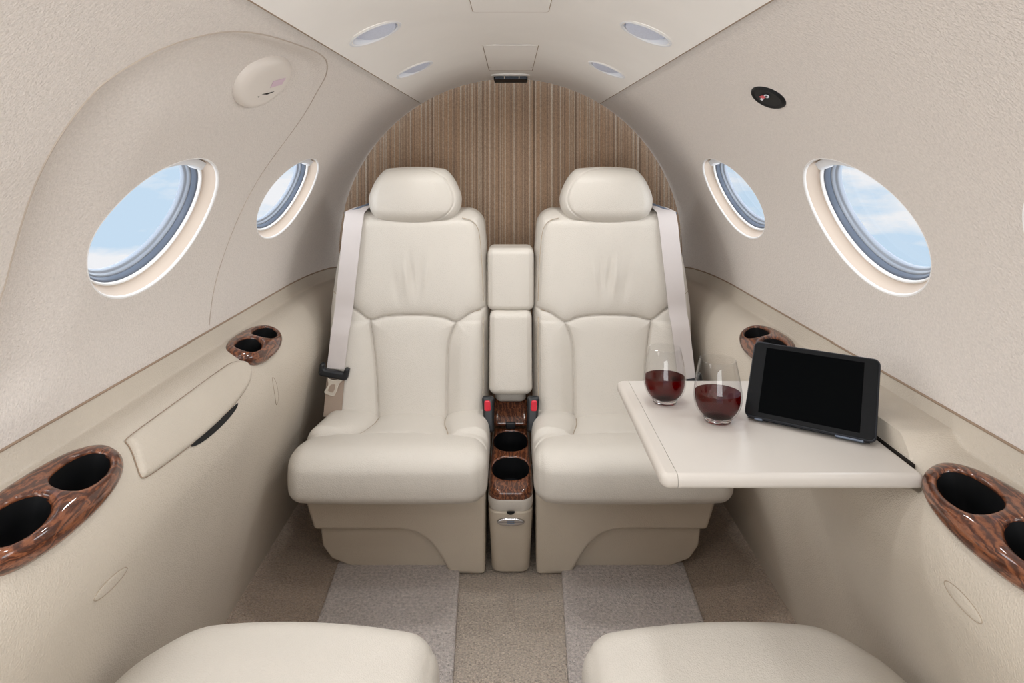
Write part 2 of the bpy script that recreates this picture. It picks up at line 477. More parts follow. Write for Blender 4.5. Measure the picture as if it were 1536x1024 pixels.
# floor and side carpet
V, F = rbox((1.5, Y1+.1-Y0, .03), .004, (2, 2, 1), 2, center=(0, (Y1+.1+Y0)/2, -.015))
tag(obj('floor', V, F, M['carpet']), kind='structure')
def strip(sd):
    V = []; F = []; ya = np.linspace(-.9, 2.4, 60)
    prof = [(.45, -.012), (.468, .004), (.474, .0065), (.482, .009), (.52, .014), (.60, .024), (.66, .036), (.70, .05), (.72, .058)]
    for y in ya:
        for x, z in prof: V.append((sd*(x+.05*max(0, y-1.9)*(-1)*(x < .5)), y, z))
    m = len(prof)
    for i in range(len(ya)-1):
        for j in range(m-1): F.append([i*m+j, i*m+j+1, (i+1)*m+j+1, (i+1)*m+j])
    F2 = F+[[i*m for i in range(len(ya))]+[i*m+m-1 for i in range(len(ya))][::-1]]
    return V, F2
for sd, w in ((-1, 'left'), (1, 'right')):
    V, F = strip(sd)
    o = obj('carpet_strip', V, F, M['carpet_brown'])
    tag(o, 'sloping brown carpet strip along the foot of the %s sidewall' % w, 'carpet')

# ------------------------------------------------------------------ windows
def win_ring(side, w, loops, n=96):
    cy, cs, a, b = w; V = []; F = []
    th = np.linspace(0, 2*PI, n, endpoint=False)
    for ins_, off in loops:
        y = cy+(a-ins_)*np.cos(th); s = cs+(b-ins_)*np.sin(th)
        o = off+(door_off(y, s) if side < 0 else 0)
        V.append(wall(side, y, s, o))
    V = np.concatenate(V); m = len(loops)
    for i in range(m-1):
        for k in range(n): F.append([i*n+k, i*n+(k+1) % n, (i+1)*n+(k+1) % n, (i+1)*n+k])
    return V, F
def make_window(idx, side, w):
    cy, cs, a, b = w
    c = wall(side, np.array(cy), np.array(cs), .05)
    t = empty('window_%d' % idx, tuple(c), kind='structure')
    v, f = win_ring(side, w, [(.0018, .0035), (.0030, .006), (.0042, .012), (.007, .019), (.0105, .025), (.0125, .028), (.013, .030)])
    obj('window_reveal', v, f, M['reveal'], t, closed=False, angle=180)
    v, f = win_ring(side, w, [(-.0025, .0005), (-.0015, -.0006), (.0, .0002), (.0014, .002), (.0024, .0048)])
    obj('window_lip', v, f, M['white'], t, closed=False, angle=180)  # white colour paints in the glow of window light on the lip
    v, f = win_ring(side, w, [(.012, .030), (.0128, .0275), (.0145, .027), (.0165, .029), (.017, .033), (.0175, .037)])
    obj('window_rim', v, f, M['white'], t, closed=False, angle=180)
    v, f = win_ring(side, w, [(.0160, .034), (.0180, .0335), (.0205, .036), (.0215, .041), (.0225, .043), (.0225, .050)])
    obj('window_seal', v, f, M['grey_seal'], t, closed=False, angle=180)
    v, f = win_ring(side, w, [(.021, .047), (.0225, .045), (.025, .046), (.0265, .050), (.027, .053), (.0295, .0535), (.031, .057), (.0315, .063)])
    obj('window_frame', v, f, M['grey_light'], t, closed=False, angle=180)
    th = np.linspace(0, 2*PI, 96, endpoint=False)
    P = wall(side, cy+(a-.028)*np.cos(th), cs+(b-.028)*np.sin(th), .060)
    cc = P.mean(0); V = [cc]+[cc+(p-cc)*k for k in (.33, .66, 1) for p in P]
    F = [[0, 1+k, 1+(k+1) % 96] for k in range(96)]+[[1+r*96+k, 1+(r+1)*96+k, 1+(r+1)*96+(k+1) % 96, 1+r*96+(k+1) % 96] for r in range(2) for k in range(96)]
    obj('window_pane', V, F, M['pane'], t, closed=False, angle=180)
    # pulled-up shade lip at the top of the opening
    V = []; F = []; ys = np.linspace(cy-.30*a, cy+.42*a, 24)
    for y in ys:
        q = math.sqrt(max(0, 1-((y-cy)/a)**2)); s0 = cs-(b-.003)*q
        for ds, of in ((.004, .012), (.017, .012), (.021, .016), (.026, .036), (.022, .040), (.004, .040)):
            V.append(wall(side, np.array(y), np.array(s0+ds), of+(door_off(np.array([y]), np.array([s0]))[0] if side < 0 else 0)))
    for i in range(23):
        for j in range(6): F.append([i*6+j, i*6+(j+1) % 6, (i+1)*6+(j+1) % 6, (i+1)*6+j])
    F += [list(range(6)), list(range(23*6, 24*6))]
    obj('window_shade', V, F, M['shade'], t)
k = 1
for sd in (-1, 1):
    for w in WIN[sd]: make_window(k, sd, w); k += 1

# ------------------------------------------------------------------ side consoles
SEC = catmull([(.7005, .756), (.698, .743), (.694, .727), (.6905, .7155), (.6885, .7125), (.684, .7115), (.660, .7085), (.636, .699), (.612, .677), (.592, .642), (.581, .602), (.580, .55), (.592, .49), (.623, .335), (.654, .18), (.682, .04)], 24)
dseg = np.r_[0, np.cumsum(np.hypot(*np.diff(SEC, axis=0).T))]; TMAX = dseg[-1]
tn = np.gradient(SEC, dseg, axis=0); nn = np.stack([-tn[:, 1]*-1, tn[:, 0]], 1)
nn = np.stack([tn[:, 1], -tn[:, 0]], 1); nn /= np.linalg.norm(nn, axis=1)[:, None]
XL = WCX+WR*math.cos(PS-SMAX/WR)
T_UP = dseg[np.argmin(np.hypot(SEC[:, 0]-.580, SEC[:, 1]-.55))]
def console(side, y, t, off=0.):
    x = np.interp(t, dseg, SEC[:, 0]); z = np.interp(t, dseg, SEC[:, 1])
    nx_ = np.interp(t, dseg, nn[:, 0]); nz_ = np.interp(t, dseg, nn[:, 1])
    wl = wall(1, y, np.full(np.shape(y), SMAX))[..., 0]
    x = x-(XL-wl)
    if side > 0:
        w = sst((y-1.0)/.055)*(1-sst((y-1.43)/.06))
        up = (x > .6130)*(t < T_UP)
        z = z+w*np.where(up, np.maximum(0, .728-(.69-x)*.06-z), 0)
        tab = (y > .982)*(y < 1.408)*(x <= .6130)*(t < T_UP)
        z = np.where(tab > 0, np.minimum(z, .660), z)
    return np.stack([side*(x+nx_*off), y+0*x, z+nz_*off], -1)
def t_of(x, z):
    return dseg[np.argmin(np.hypot(SEC[:, 0]-x, SEC[:, 1]-z))]
# cup holder plates: (centre y, centre t, half y, half t)
TC = t_of(.632, .697)
PLATE = {(-1, 0): (.903, TC+.008, .150, .055), (-1, 1): (1.655, TC, .122, .053),
         (1, 0): (.842, TC+.008, .150, .055), (1, 1): (1.655, TC, .122, .053)}
T_LID0, T_LID1 = t_of(.630, .695), t_of(.589, .634)
def sup(u, v, n): return (np.abs(u)**n+np.abs(v)**n)**(1/n)
def wells(p):
    cy, ct, a, b = p; k = a/.15
    return [(cy-.067*k, ct-.003, .0545*k, .0245), (cy+.063*k, ct-.003, .0545*k, .0245)]
def make_console(side):
    word = 'left' if side < 0 else 'right'
    t = empty('side_console', (side*.62, 1.0, .045),
              ('cream leather sidewall armrest with a stowage lid, under the left windows' if side < 0 else
               'cream leather sidewall armrest with the folding table in it, under the right windows'), 'armrest')
    ta = np.unique(np.concatenate([np.arange(0, .26, .0032), np.linspace(.26, TMAX, 14)]))
    ya = np.unique(np.concatenate([np.arange(Y0, .6, .03), np.arange(.6, 1.85, .0048), np.arange(1.85, 2.44, .015), [2.44, 2.462]]))
    def dom(y, tt):
        f = np.full(y.shape, -1.)
        for kk in (0, 1):
            for cy, ct, a, b in wells(PLATE[(side, kk)]):
                f = np.maximum(f, (1-np.hypot((y-cy)/(a+.008), (tt-ct-.004)/(b+.0165)))*b)
        return f
    V, F = sheet(ya, ta, dom, lambda y, tt, f, o: console(side, y, tt))
    obj('side_panel', V, F, M['console'], t, closed=False, angle=60)
    pts = [wall(side, np.array(y), np.array(SMAX-.001), -.0006) for y in np.linspace(Y0, 2.452, 120)]
    v, f = tube(pts, .0022, 8); obj('seam', v, f, M['trimline'], t)
    return t
con = {sd: make_console(sd) for sd in (-1, 1)}

# stowage lid on the left console
def lid_outline():
    y0, y1 = 1.075, 1.53
    P = [(1.082, T_LID0), (1.25, T_LID0), (1.45, T_LID0), (1.50, T_LID0+.003), (1.535, T_LID0+.014), (1.545, T_LID0+.032), (1.525, T_LID1-.018), (1.47, T_LID1-.003), (1.38, T_LID1+.006), (1.28, T_LID1+.008),
         (1.17, T_LID1+.004), (1.065, T_LID1-.004)]
    A = catmull(P, 6)
    B = catmull([(1.065, T_LID1-.004), (1.069, (T_LID0+T_LID1)/2+.008), (1.062+.02, T_LID0+.012), (1.082, T_LID0)], 5)
    return np.concatenate([A[:-1], B[:-1]])
LO = lid_outline()
for _ in range(4): LO = .5*LO+.25*(np.roll(LO, 1, 0)+np.roll(LO, -1, 0))
def spoly(P):
    Pc = list(map(tuple, P))+[tuple(P[0])]
    def f(y, t): d = poly_dist(y, t, Pc); return np.where(in_poly(y, t, P), -d, d)
    return f
fl = spoly(LO)
V, F = sheet(np.arange(1.04, 1.58, .0025), np.arange(T_LID0-.01, T_LID1+.02, .0022), fl,
             lambda y, t, f, o: console(-1, y, t, np.where(o != 0, o, .0008+.0085*np.sqrt(np.maximum(0, 1-(1-np.clip(-f/.013, 0, 1))**2)))), skirt=-.003)
lid = obj('stowage_lid', V, F, M['console'], con[-1], closed=False, angle=60)
pts = [console(-1, np.array(y), np.array(t), .0012) for y, t in LO]
v, f = tube(pts, .0009, 6, close=True); obj('lid_gap', v, f, M['trimline'], lid)
def slot(y, t):
    u = (y-1.325)/.105
    lo = T_LID1+.0065; hi = lo+.014*np.sqrt(np.maximum(0, 1-u*u))
    return np.maximum((np.abs(u)-1)*.05, np.maximum(lo-t, t-hi))
V, F = sheet(np.arange(1.21, 1.44, .002), np.arange(T_LID1, T_LID1+.03, .0012), slot, lambda y, t, f, o: console(-1, y, t, .0022 if o == 0 else o), skirt=-.004)
obj('finger_slot', V, F, M['well'], lid, closed=False, label='black crescent finger slot')

# wooden cup holders
LBL = {(-1, 0): 'large walnut twin cup holder in the left armrest, cut off by the photo edge',
       (-1, 1): 'walnut twin cup holder in the left armrest, between stowage lid and left seat',
       (1, 0): 'large walnut twin cup holder in the right armrest, cut off by the photo edge',
       (1, 1): 'walnut twin cup holder in the right armrest partly hidden behind the tablet'}
def make_cup(side, kk):
    p = PLATE[(side, kk)]; cy, ct, a, b = p; W = wells(p)
    org = console(side, np.array(cy), np.array(ct), 0)
    t = empty('cup_holder', tuple(org), LBL[(side, kk)], 'cup holder', 'walnut cup holders in the armrests')
    # the wood dips across the two wells and rounds over the outer edge
    def outer(y, tt): return (sup((y-cy)/a, (tt-ct)/b, 2.35)-1)*b
    def hole(y, tt):
        f = np.full(y.shape, -1.)
        for hy, ht, ha, hb in W: f = np.maximum(f, (1-sup((y-hy)/ha, (tt-ht)/hb, 2.3))*hb)
        return f
    dom = lambda y, tt: np.maximum(outer(y, tt), hole(y, tt))
    def mp(y, tt, f, o):
        if o != 0: off = np.where(hole(y, tt) > -.002, .020*sst((tt-ct+.6*b)/(1.3*b))-.001, -.004)
        else:
            m_ = sst((tt-ct+.6*b)/(1.3*b)); e = np.clip(-outer(y, tt)/(.014+.020*m_), 0, 1); h = (.008+.020*m_)*np.sqrt(np.maximum(0, 1-(1-e)**2))
            g = np.clip(-hole(y, tt)/.005, 0, 1); off = h-.0035*(1-np.sqrt(np.maximum(0, 1-(1-g)**2)))
        return console(side, y, tt, off)
    V, F = sheet(np.arange(cy-a-.004, cy+a+.004, .0022), np.arange(ct-b-.004, ct+b+.004, .002), dom, mp, skirt=-.004)
    obj('wood_plate', V, F, M['wood'], t, closed=False, angle=180)
    th = np.linspace(0, 2*PI, 56, endpoint=False)
    for hy, ht, ha, hb in W:
        cs_, sn = np.cos(th), np.sin(th); q = sup(cs_, sn, 2.3)
        tq = ht+hb*sn/q; top = console(side, hy+ha*cs_/q, tq, .002+.020*sst((tq-ct+.6*b)/(1.3*b))); cen = top.mean(0)
        nrm = np.array([-side*.25, 0, .97]); nrm /= np.linalg.norm(nrm)
        L = [(1., 0), (.985, .012), (.96, .05), (.93, .060), (.80, .064), (.4, .065)]
        V = [cen+(pp-cen)*k-nrm*d for k, d in L for pp in top]; F = []
        for i in range(len(L)-1):
            for k in range(56): F.append([i*56+k, i*56+(k+1) % 56, (i+1)*56+(k+1) % 56, (i+1)*56+k])
        F.append(list(range((len(L)-1)*56, len(L)*56)))
        obj('cup_well', V, F, M['well'], t, closed=False, label='black cup well')
for key in PLATE: make_cup(*key)

# oval flush covers on the lower sidewalls
def oval(side, cy, ct, a, b, tilt, label):
    org = console(side, np.array(cy), np.array(ct))
    def rot(y, t):
        dy, dt = y-cy, t-ct; c, s = math.cos(tilt), math.sin(tilt)
        return (c*dy+s*dt)/a, (-s*dy+c*dt)/b
    def dom(y, t): u, v = rot(y, t); return (np.hypot(u, v)-1)*b
    R = a*1.1
    V, F = sheet(np.arange(cy-R, cy+R, .002), np.arange(ct-R, ct+R, .002), dom, lambda y, t, f, o: console(side, y, t, .0012*np.sqrt(np.clip(-f/.003, 0, 1)) if o == 0 else o), skirt=-.003)
    t = empty('oval_cover', tuple(org), label, 'cover', 'oval flush covers on the lower sidewalls')
    obj('cover_plate', V, F, M['console'], t, closed=False)
    th = np.linspace(0, 2*PI, 60, endpoint=False); c, s = math.cos(tilt), math.sin(tilt)
    pts = [console(side, np.array(cy+c*a*math.cos(h)-s*b*math.sin(h)), np.array(ct+s*a*math.cos(h)+c*b*math.sin(h)), .0003) for h in th]
    v, f = tube(pts, .0006, 6, close=True); obj('cover_rim', v, f, M['seam'], t)
TF = t_of(.585, .535)
oval(-1, .972, TF, .042, .011, .12, 'oval flush cover low on the left sidewall below the near cup holder')
oval(-1, 1.645, TF-.045, .040, .011, 1.25, 'narrow oval flush cover on the left sidewall below the far cup holder')
oval(1, .855, TF-.052, .036, .010, -.05, 'oval flush cover low on the right sidewall below the near cup holder')

# ------------------------------------------------------------------ ceiling fittings
def ceil_frame(cx, cy):
    th = cx/CR; return Vector((CR*math.sin(th), cy, CCZ+CR*math.cos(th))), Vector((-math.sin(th), 0, -math.cos(th)))
names = ['left ceiling downlight nearer the camera, beside the left ceiling seam', 'right ceiling downlight nearer the camera, beside the right ceiling seam',
         'far left ceiling downlight close to the striped arch', 'far right ceiling downlight close to the striped arch']
for i, (cx, cy) in enumerate(DL[:4]):
    o, ax = ceil_frame(cx, cy)
    t = empty('downlight', tuple(o), names[i], 'ceiling light', 'round eyeball downlights in the ceiling')
    v, f = lathe([(.0605, -.0005), (.060, .0015), (.057, .0025), (.054, .002), (.0535, .0012)], o, ax); obj('bezel', v, f[:-2], M['ceiling'], t, closed=False)
    v, f = lathe([(.054, .0005), (.0525, .0028), (.049, .003), (.0465, .001), (.0455, -.006), (.0455, -.022)], o, ax); obj('inner_ring', v, f[:-2], M['shade'], t, closed=False)
    v, f = lathe([(.046, -.02), (.02, -.024), (1e-6, -.024)], o, ax); obj('lamp_cup', v, f[:-1], M['dark'], t, closed=False)
    tilt = Vector((.16*(1 if cx > 0 else -1), -.24, 0))
    ax2 = (ax+tilt).normalized()
    v, f = lathe([(.0435, -.016), (.0435, -.008), (.041, -.0045), (.03, -.0028), (.015, -.002), (1e-6, -.0018)], o+ax*(-.004), ax2); obj('lens', v, f, M['lens'], t)

def ceil_panel(name, P, r, label, cat, h=.0012, mat='ceiling', open_front=False):
    P2 = rounded_poly(P, r); c = P2.mean(0); o, ax = ceil_frame(c[0], c[1])
    t = empty(name, tuple(o), label, cat)
    v, f = slab(P2, -.002, h, .0001, .0008, lambda x, y, hh: ceil(np.array(x), np.array(y), -hh)); obj('panel', v, f, M[mat], t)
    pts = [ceil(np.array(x), np.array(y), -.0004) for x, y in P2]
    if open_front: pts = [p for p, q in zip(pts, P2) if q[1] > 1.8]; k_ = max(range(len(pts)), key=lambda i: pts[i][0] if pts[i][1] < 2.18 else -9); pts = [ceil(np.array(.071), np.array(1.70), -.0004)]+pts+[ceil(np.array(-.071), np.array(1.70), -.0004)]
    v, f = tube(pts, .0009, 6, close=not open_front); obj('panel_gap', v, f, M['trimline'], t, label='thin dark gap round the panel')
    return t
ceil_panel('ceiling_hatch', [(-.074, .80), (.074, .80), (.074, 1.307), (-.074, 1.307)], .012, 'ceiling hatch panel cut off by the top edge of the photo', 'hatch')
t = ceil_panel('ceiling_hatch', [(-.071, 1.70), (.071, 1.70), (.071, 2.19), (-.071, 2.19)], .006, 'ceiling hatch panel just ahead of the air vent', 'hatch', .0004, open_front=True)
v, f = tube([ceil(np.array(x), np.array(2.11), -.0004) for x in np.linspace(-.069, .069, 8)], .0008, 6); obj('panel_seam', v, f, M['seam'], t)
# air vent at the top of the arch
o, ax = ceil_frame(0, 2.36)
t = empty('air_vent', tuple(o), 'small black slotted air vent at the crown of the striped arch', 'air vent')
cp = lambda x, y, hh: ceil(np.array(x), np.array(y), -hh)
P = rounded_poly([(-.068, 2.29), (.068, 2.29), (.068, 2.42), (-.068, 2.42)], .02)
v, f = slab(P, -.002, .004, .0001, .003, cp); obj('vent_frame', v, f, M['ceiling'], t)
def vent_box(x0, x1, y0, y1, h0, h1, r): return slab(rounded_poly([(x0, y0), (x1, y0), (x1, y1), (x0, y1)], r), h0, h1, .0005, .001, cp)
v, f = vent_box(-.060, .060, 2.315, 2.425, .0035, .016, .012); obj('vent_throat', v, f, M['well'], t, label='black vent throat')
for yy in (2.33,): 
    pass
parts = [slab(rounded_poly([(-.056, 2.3135), (.056, 2.3125), (.056, 2.3165), (-.056, 2.3165)], .0005), hh, hh+.0018, .0003, .0003, cp) for hh in (.0062, .0105)]
for p_ in parts: obj('slat', p_[0], p_[1], M['grey_seal'], t)
for xx in (-.022, .030):
    v, f = vent_box(xx-.0015, xx+.0015, 2.311, 2.33, .004, .0155, .0005); obj('divider', v, f, M['reveal'], t)

# oval speaker cover (left) and black disc (right) on the upper walls
cy, cs, a, b = 1.212, .140, .092, .056
org = wall(-1, np.array(cy), np.array(cs)); t = empty('oxygen_mask_cover', tuple(org), 'cream oval plastic cover with a lilac sticker high on the left wall', 'cover')
def wl(y, s, off): return wall(-1, y, s, door_off(np.atleast_1d(y), np.atleast_1d(s)).reshape(np.shape(y))+off)
def dome(f): return -.015*np.sqrt(np.maximum(0, 1-(1-np.clip(-f/.02, 0, 1))**2))
V, F = sheet(np.arange(cy-a-.005, cy+a+.005, .0035), np.arange(cs-b-.005, cs+b+.005, .003), lambda y, s: (np.hypot((y-cy)/a, (s-cs)/b)-1)*b,
             lambda y, s, f, o: wl(y, s, dome(f) if o == 0 else o), skirt=.004)
obj('cover_shell', V, F, M['cover'], t, closed=False, angle=180)
def chip(P, off, mat, name, fn, label=None, th=.0006, par=None):
    v, f = slab(np.array(P), 0, th, .0001, .0001, lambda y, s, h: fn(np.array(y), np.array(s), off-h)); obj(name, v, f, M[mat], par or t, label=label)
chip([(1.222, .128), (1.253, .112), (1.262, .127), (1.231, .142)], -.0152, 'sticker', 'sticker', wl, 'lilac sticker')
chip([(1.218, .158), (1.238, .152), (1.256, .146), (1.238, .156)], -.0152, 'dark', 'latch_slot', wl)
chip([(1.206, .165), (1.212, .163), (1.211, .166)], -.0152, 'dark', 'release_hole', wl)
cy, cs, a, b = 1.196, .169, .056, .028
wr = lambda y, s, off: wall(1, y, s, off)
org = wall(1, np.array(cy), np.array(cs)); t = empty('wall_disc', tuple(org), 'small black disc with a red and white mark high on the right wall', 'disc')
ti = .08
def rotd(y, s):
    dy, ds = y-cy, s-cs; return (math.cos(ti)*dy-math.sin(ti)*ds)/a, (math.sin(ti)*dy+math.cos(ti)*ds)/b
V, F = sheet(np.arange(cy-.065, cy+.065, .0025), np.arange(cs-.045, cs+.045, .002), lambda y, s: (np.hypot(*rotd(y, s))-1)*b,
             lambda y, s, f, o: wall(1, y, s, -.005*np.sqrt(np.clip(-f/.004, 0, 1))+.0025*sst((-f-.004)/.003) if o == 0 else o), skirt=.004)
obj('disc_face', V, F, M['well'], t, closed=False, angle=180)
chip([(1.222, .166), (1.220, .171), (1.204, .167), (1.204, .163)], -.004, 'paper', 'mark', wr, 'white bar of the mark')
chip([(1.214, .160), (1.206, .1665), (1.190, .165), (1.196, .159)], -.0047, 'red', 'mark', wr, 'red bar of the mark')
th = np.linspace(0, 2*PI, 14, endpoint=False)
chip([(1.186+.010*math.cos(h), .1635+.0042*math.sin(h)) for h in th], -.004, 'paper', 'mark', wr, 'white ring of the mark')
chip([(1.186+.005*math.cos(h), .1635+.002*math.sin(h)) for h in th], -.0047, 'black', 'mark', wr, 'dark centre of the ring')

# ------------------------------------------------------------------ rear seats
def mir(sd, V): V = np.array(V, float); V[:, 0] *= sd; return V
ZB = np.array([.33, .379, .53, .69, .80, .90, .974, 1.0]); QI = np.array([.067, .067, .067, .068, .072, .079, .087, .09]); QO = np.array([.545, .548, .553, .556, .546, .530, .512, .505])
def back_front(z): return 1.962+(z-.4)*.19
# seams in (q, z) with q the distance from the cabin centre line
S_TOP = catmull([(.562, .768), (.546, .752), (.519, .727), (.497, .709), (.462, .690), (.424, .665), (.38, .674), (.32, .678), (.25, .677), (.200, .670), (.163, .659), (.120, .684), (.066, .700)], 6)
S_OUT = catmull([(.424, .665), (.412, .60), (.402, .53), (.394, .45), (.388, .36)], 6)
S_IN = catmull([(.163, .659), (.185, .60), (.188, .53), (.188, .45), (.186, .36)], 6)
S_SIDE = catmull([(.150, .968), (.122, .960), (.105, .943), (.096, .915), (.090, .86), (.086, .80), (.083, .72)], 5)
S_BELOW = catmull([(.083, .675), (.081, .60), (.081, .42)], 5)
def back_disp(q, z):
    d = np.minimum(poly_dist(q, z, S_TOP), np.minimum(poly_dist(q, z, S_OUT), poly_dist(q, z, S_IN)))
    ds = np.minimum(poly_dist(q, z, S_SIDE), poly_dist(q, z, S_BELOW))
    y = .003*np.exp(-(ds/.003)**2)+.006*np.exp(-(d/.003)**2)-.012*(1-np.exp(-d/.020))
    # bolsters stand forward of the centre panel
    bol = sst((np.abs(q-.29)-.095)/.05)*(z < .66)*sst((.70-z)/.05)
    y -= .012*bol*(1-np.exp(-d/.03))
    # soft leather creases
    for q0, z0, a_, L, w, sl in ((.300, .80, .0028, .045, .008, .15), (.318, .79, -.0030, .05, .010, .12), (.275, .79, .0022, .05, .009, -.05), (.255, .80, -.0020, .045, .010, -.1), (.35, .77, .0018, .05, .012, .2)):
        y += 1.9*a_*np.exp(-((q-q0-sl*(z-z0))/w)**2-((z-z0)/L)**2)
    return y
def backrest_surface(q, z): return back_front(z)+back_disp(q, z)

def make_back(sd):
    zc, hz, cq, hq = .655, .335, .31, .245
    def dfm(V, U):
        u = (U[:, 0]+1)/2; z = V[:, 2]+zc
        qi = np.interp(z, ZB, QI); qo = np.interp(z, ZB, QO); q = qi+(qo-qi)*u
        # dip under the headrest
        z = z-.012*np.exp(-((q-.30)/.13)**2)*(U[:, 2] > .8)*0
        front = sst((-U[:, 1]-.1)/.6)
        edge = sst(np.minimum(1-np.abs(U[:, 0]), 1-np.abs(U[:, 2]))/.10)
        y = back_front(z)+.085+V[:, 1]+front*edge*back_disp(q, z)
        # slight wrap: outer side bends forward
        return np.stack([q, y, z], 1)
    V, F = rbox((2*hq, .17, 2*hz), (.055, .055, .05), (150, 6, 170), 8, dfm)
    return mir(sd, V), F

def make_headrest(sd):
    c = (.300, 2.105, 1.036); w, d, h = .286, .105, .160
    def dfm(V, U):
        x, y, z = V[:, 0], V[:, 1], V[:, 2]
        k = 1.02-.20*sst(U[:, 2]*.85+.15)-.10*sst(-U[:, 2]*1.05-.2)
        x = x*k+(-.010)*0
        crown = np.cos(np.clip(U[:, 0], -1, 1)*PI/2)
        z = z+.009*crown*(U[:, 2] > 0)*U[:, 2]-.016*crown*(U[:, 2] < 0)*-U[:, 2]
        y = y-.014*np.cos(U[:, 0]*PI/2)*np.cos(U[:, 2]*PI/2)*(U[:, 1] < 0)
        # panel seam running round the face
        r = sup((U[:, 0]-.17)/1.03, (U[:, 2]-.03)/.93, 3.2)
        y = y+.004*np.exp(-((r-1)/.018)**2)*(U[:, 1] < 0)
        y = y+.05*(U[:, 2])*.15
        return np.stack([x, y, z], 1)
    V, F = rbox((w, d, h), (.040, .05, .044), (40, 4, 16), 18, dfm, c)
    return mir(sd, V), F

def seam_groove(d, a=.004, w=.0035): return a*np.exp(-(d/w)**2)
C_ROLL = catmull([(.60, 1.775), (.53, 1.800), (.44, 1.818), (.34, 1.822), (.24, 1.820), (.17, 1.815), (.10, 1.795), (.05, 1.76)], 5)
C_OUT = catmull([(.440, 1.818), (.412, 1.86), (.392, 1.92), (.384, 2.0)], 5)
C_IN = catmull([(.170, 1.815), (.176, 1.86), (.190, 1.92), (.192, 2.0)], 5)
def make_cushion(sd):
    qo, qi = .573, .060; yf, yb = 1.665, 2.02; zb, zt = .270, .402
    cq, cy, cz = (qo+qi)/2, (yf+yb)/2, (zb+zt)/2
    def dfm(V, U):
        q, y, z = V[:, 0]+cq, V[:, 1]+cy, V[:, 2]+cz
        u = (q-cq)/((qo-qi)/2)
        # outer side narrows towards the backrest
        q = np.where(q > cq, cq+(q-cq)*(1-.14*sst((y-1.70)/.30)), q)
        top = sst((U[:, 2]-.0)/.8)
        d0 = poly_dist(q, y, C_ROLL); d1 = np.minimum(poly_dist(q, y, C_OUT), poly_dist(q, y, C_IN))
        behind = sst((y-1.812)/.02)
        yo = C_OUT[:, 1]; q_o = np.interp(y, yo, C_OUT[:, 0]); q_i = np.interp(y, C_IN[:, 1], C_IN[:, 0])
        bo = np.maximum(q-q_o, 0); bi = np.maximum(q_i-q, 0); mid = np.maximum(np.minimum(q_o-q, q-q_i), 0)
        dz = -seam_groove(d0, .004, .004)-.004*np.exp(-d0/.015)
        dz += behind*(-seam_groove(d1, .004, .0035)-.004*np.exp(-d1/.015))
        dz += .006*sst(1-np.abs(y-1.74)/.09)                     # crest of the front roll
        dz += behind*(.030*(1-np.exp(-bo/.035))+.028*(1-np.exp(-bi/.03))-.012+.012*(1-np.exp(-mid/.05)))
        z = z+top*dz
        # front roll bulges forward, tucks under at the bottom
        fr = sst((-U[:, 1]-.3)/.6); zz = (z-zb)/(zt-zb)
        y = y-fr*(.012*np.sin(np.clip(zz, 0, 1)*PI))
        y = y+fr*.014*(u**4)+.0*q
        z = z+(.006*(1-u**2))*top
        # vertical stitched seam near the inner end of the roll
        s_in = np.abs(q-.078); y = y+fr*seam_groove(s_in, .0025, .003)
        # faint pleats
        y = y+0
        return np.stack([q, y, z], 1)
    V, F = rbox((qo-qi, yb-yf, zt-zb), (.045, .058, .040), (110, 80, 14), 9, dfm)
    return mir(sd, V), F

def prism(P, y0, y1, r, sd, slope=0):
    P2 = np.array(P)
    v, f = slab(P2, 0, y1-y0, .004, r, lambda q, z, h: (q, y1-h+(.29-z)*slope, z), seg=4)
    return mir(sd, v), f
def make_seat(sd, label):
    t = empty('aircraft_seat', (sd*.31, 1.95, 0), label, 'seat', 'cream leather cabin seats')
    v, f = make_back(sd); bk = obj('backrest', v, f, M['leather'], t, angle=180)
    for cv in (S_TOP[(S_TOP[:, 0] < .545) & (S_TOP[:, 0] > .085)], S_OUT[S_OUT[:, 1] > .40], S_IN[S_IN[:, 1] > .40], S_SIDE, S_BELOW):
        pts = [(sd*q, float(backrest_surface(np.array(q), np.array(z)))+.0002, z) for q, z in cv]
        v, f = tube(pts, .0013, 6); obj('seam', v, f, M['seam'], bk)
    v, f = make_headrest(sd); obj('headrest', v, f, M['leather'], t, angle=180)
    v, f = make_cushion(sd); cu = obj('seat_cushion', v, f, M['leather'], t, angle=180)
    top = v[v[:, 2] > .33]; fr_ = v[v[:, 1] < 1.76]
    def on_top(q, y):
        d = np.argsort(np.hypot(top[:, 0]*sd-q, top[:, 1]-y))[:4]; return top[d, 2].mean()+.0004
    for cv in (C_ROLL[(C_ROLL[:, 0] < .52) & (C_ROLL[:, 0] > .085)], C_OUT[C_OUT[:, 1] < 1.955], C_IN[C_IN[:, 1] < 1.955]):
        v2, f2 = tube([(sd*q, y, on_top(q, y)) for q, y in cv], .0012, 6); obj('seam', v2, f2, M['seam'], cu)
    # plinth: band with an inner foot and an arch, and a set-back lower panel
    arch = catmull([(.304, .141), (.262, .132), (.226, .106), (.198, .066), (.178, .026), (.168, .004)], 6)
    P = [(.556, .295), (.552, .215), (.536, .141), (.40, .141)]+[tuple(q) for q in arch]+[(.071, .001), (.067, .295)]
    P = rounded_poly(P, [.004, .03, .012]+[0]*(1+len(arch))+[.012, .004], 5)
    v, f = prism(P, 1.785, 2.06, .010, sd, .20); obj('base_frame', v, f, M['leather_base'], t)
    Q = rounded_poly([(.528, .16), (.523, .075), (.500, .035), (.425, .002), (.09, .002), (.09, .16)], [.004, .02, .02, .012, .004, .004], 5)
    v, f = prism(Q, 1.815, 2.05, .006, sd, .18); obj('base_panel', v, f, M['leather_base'], t)
make_seat(-1, 'cream leather seat on the left of the centre console, clear of the table')
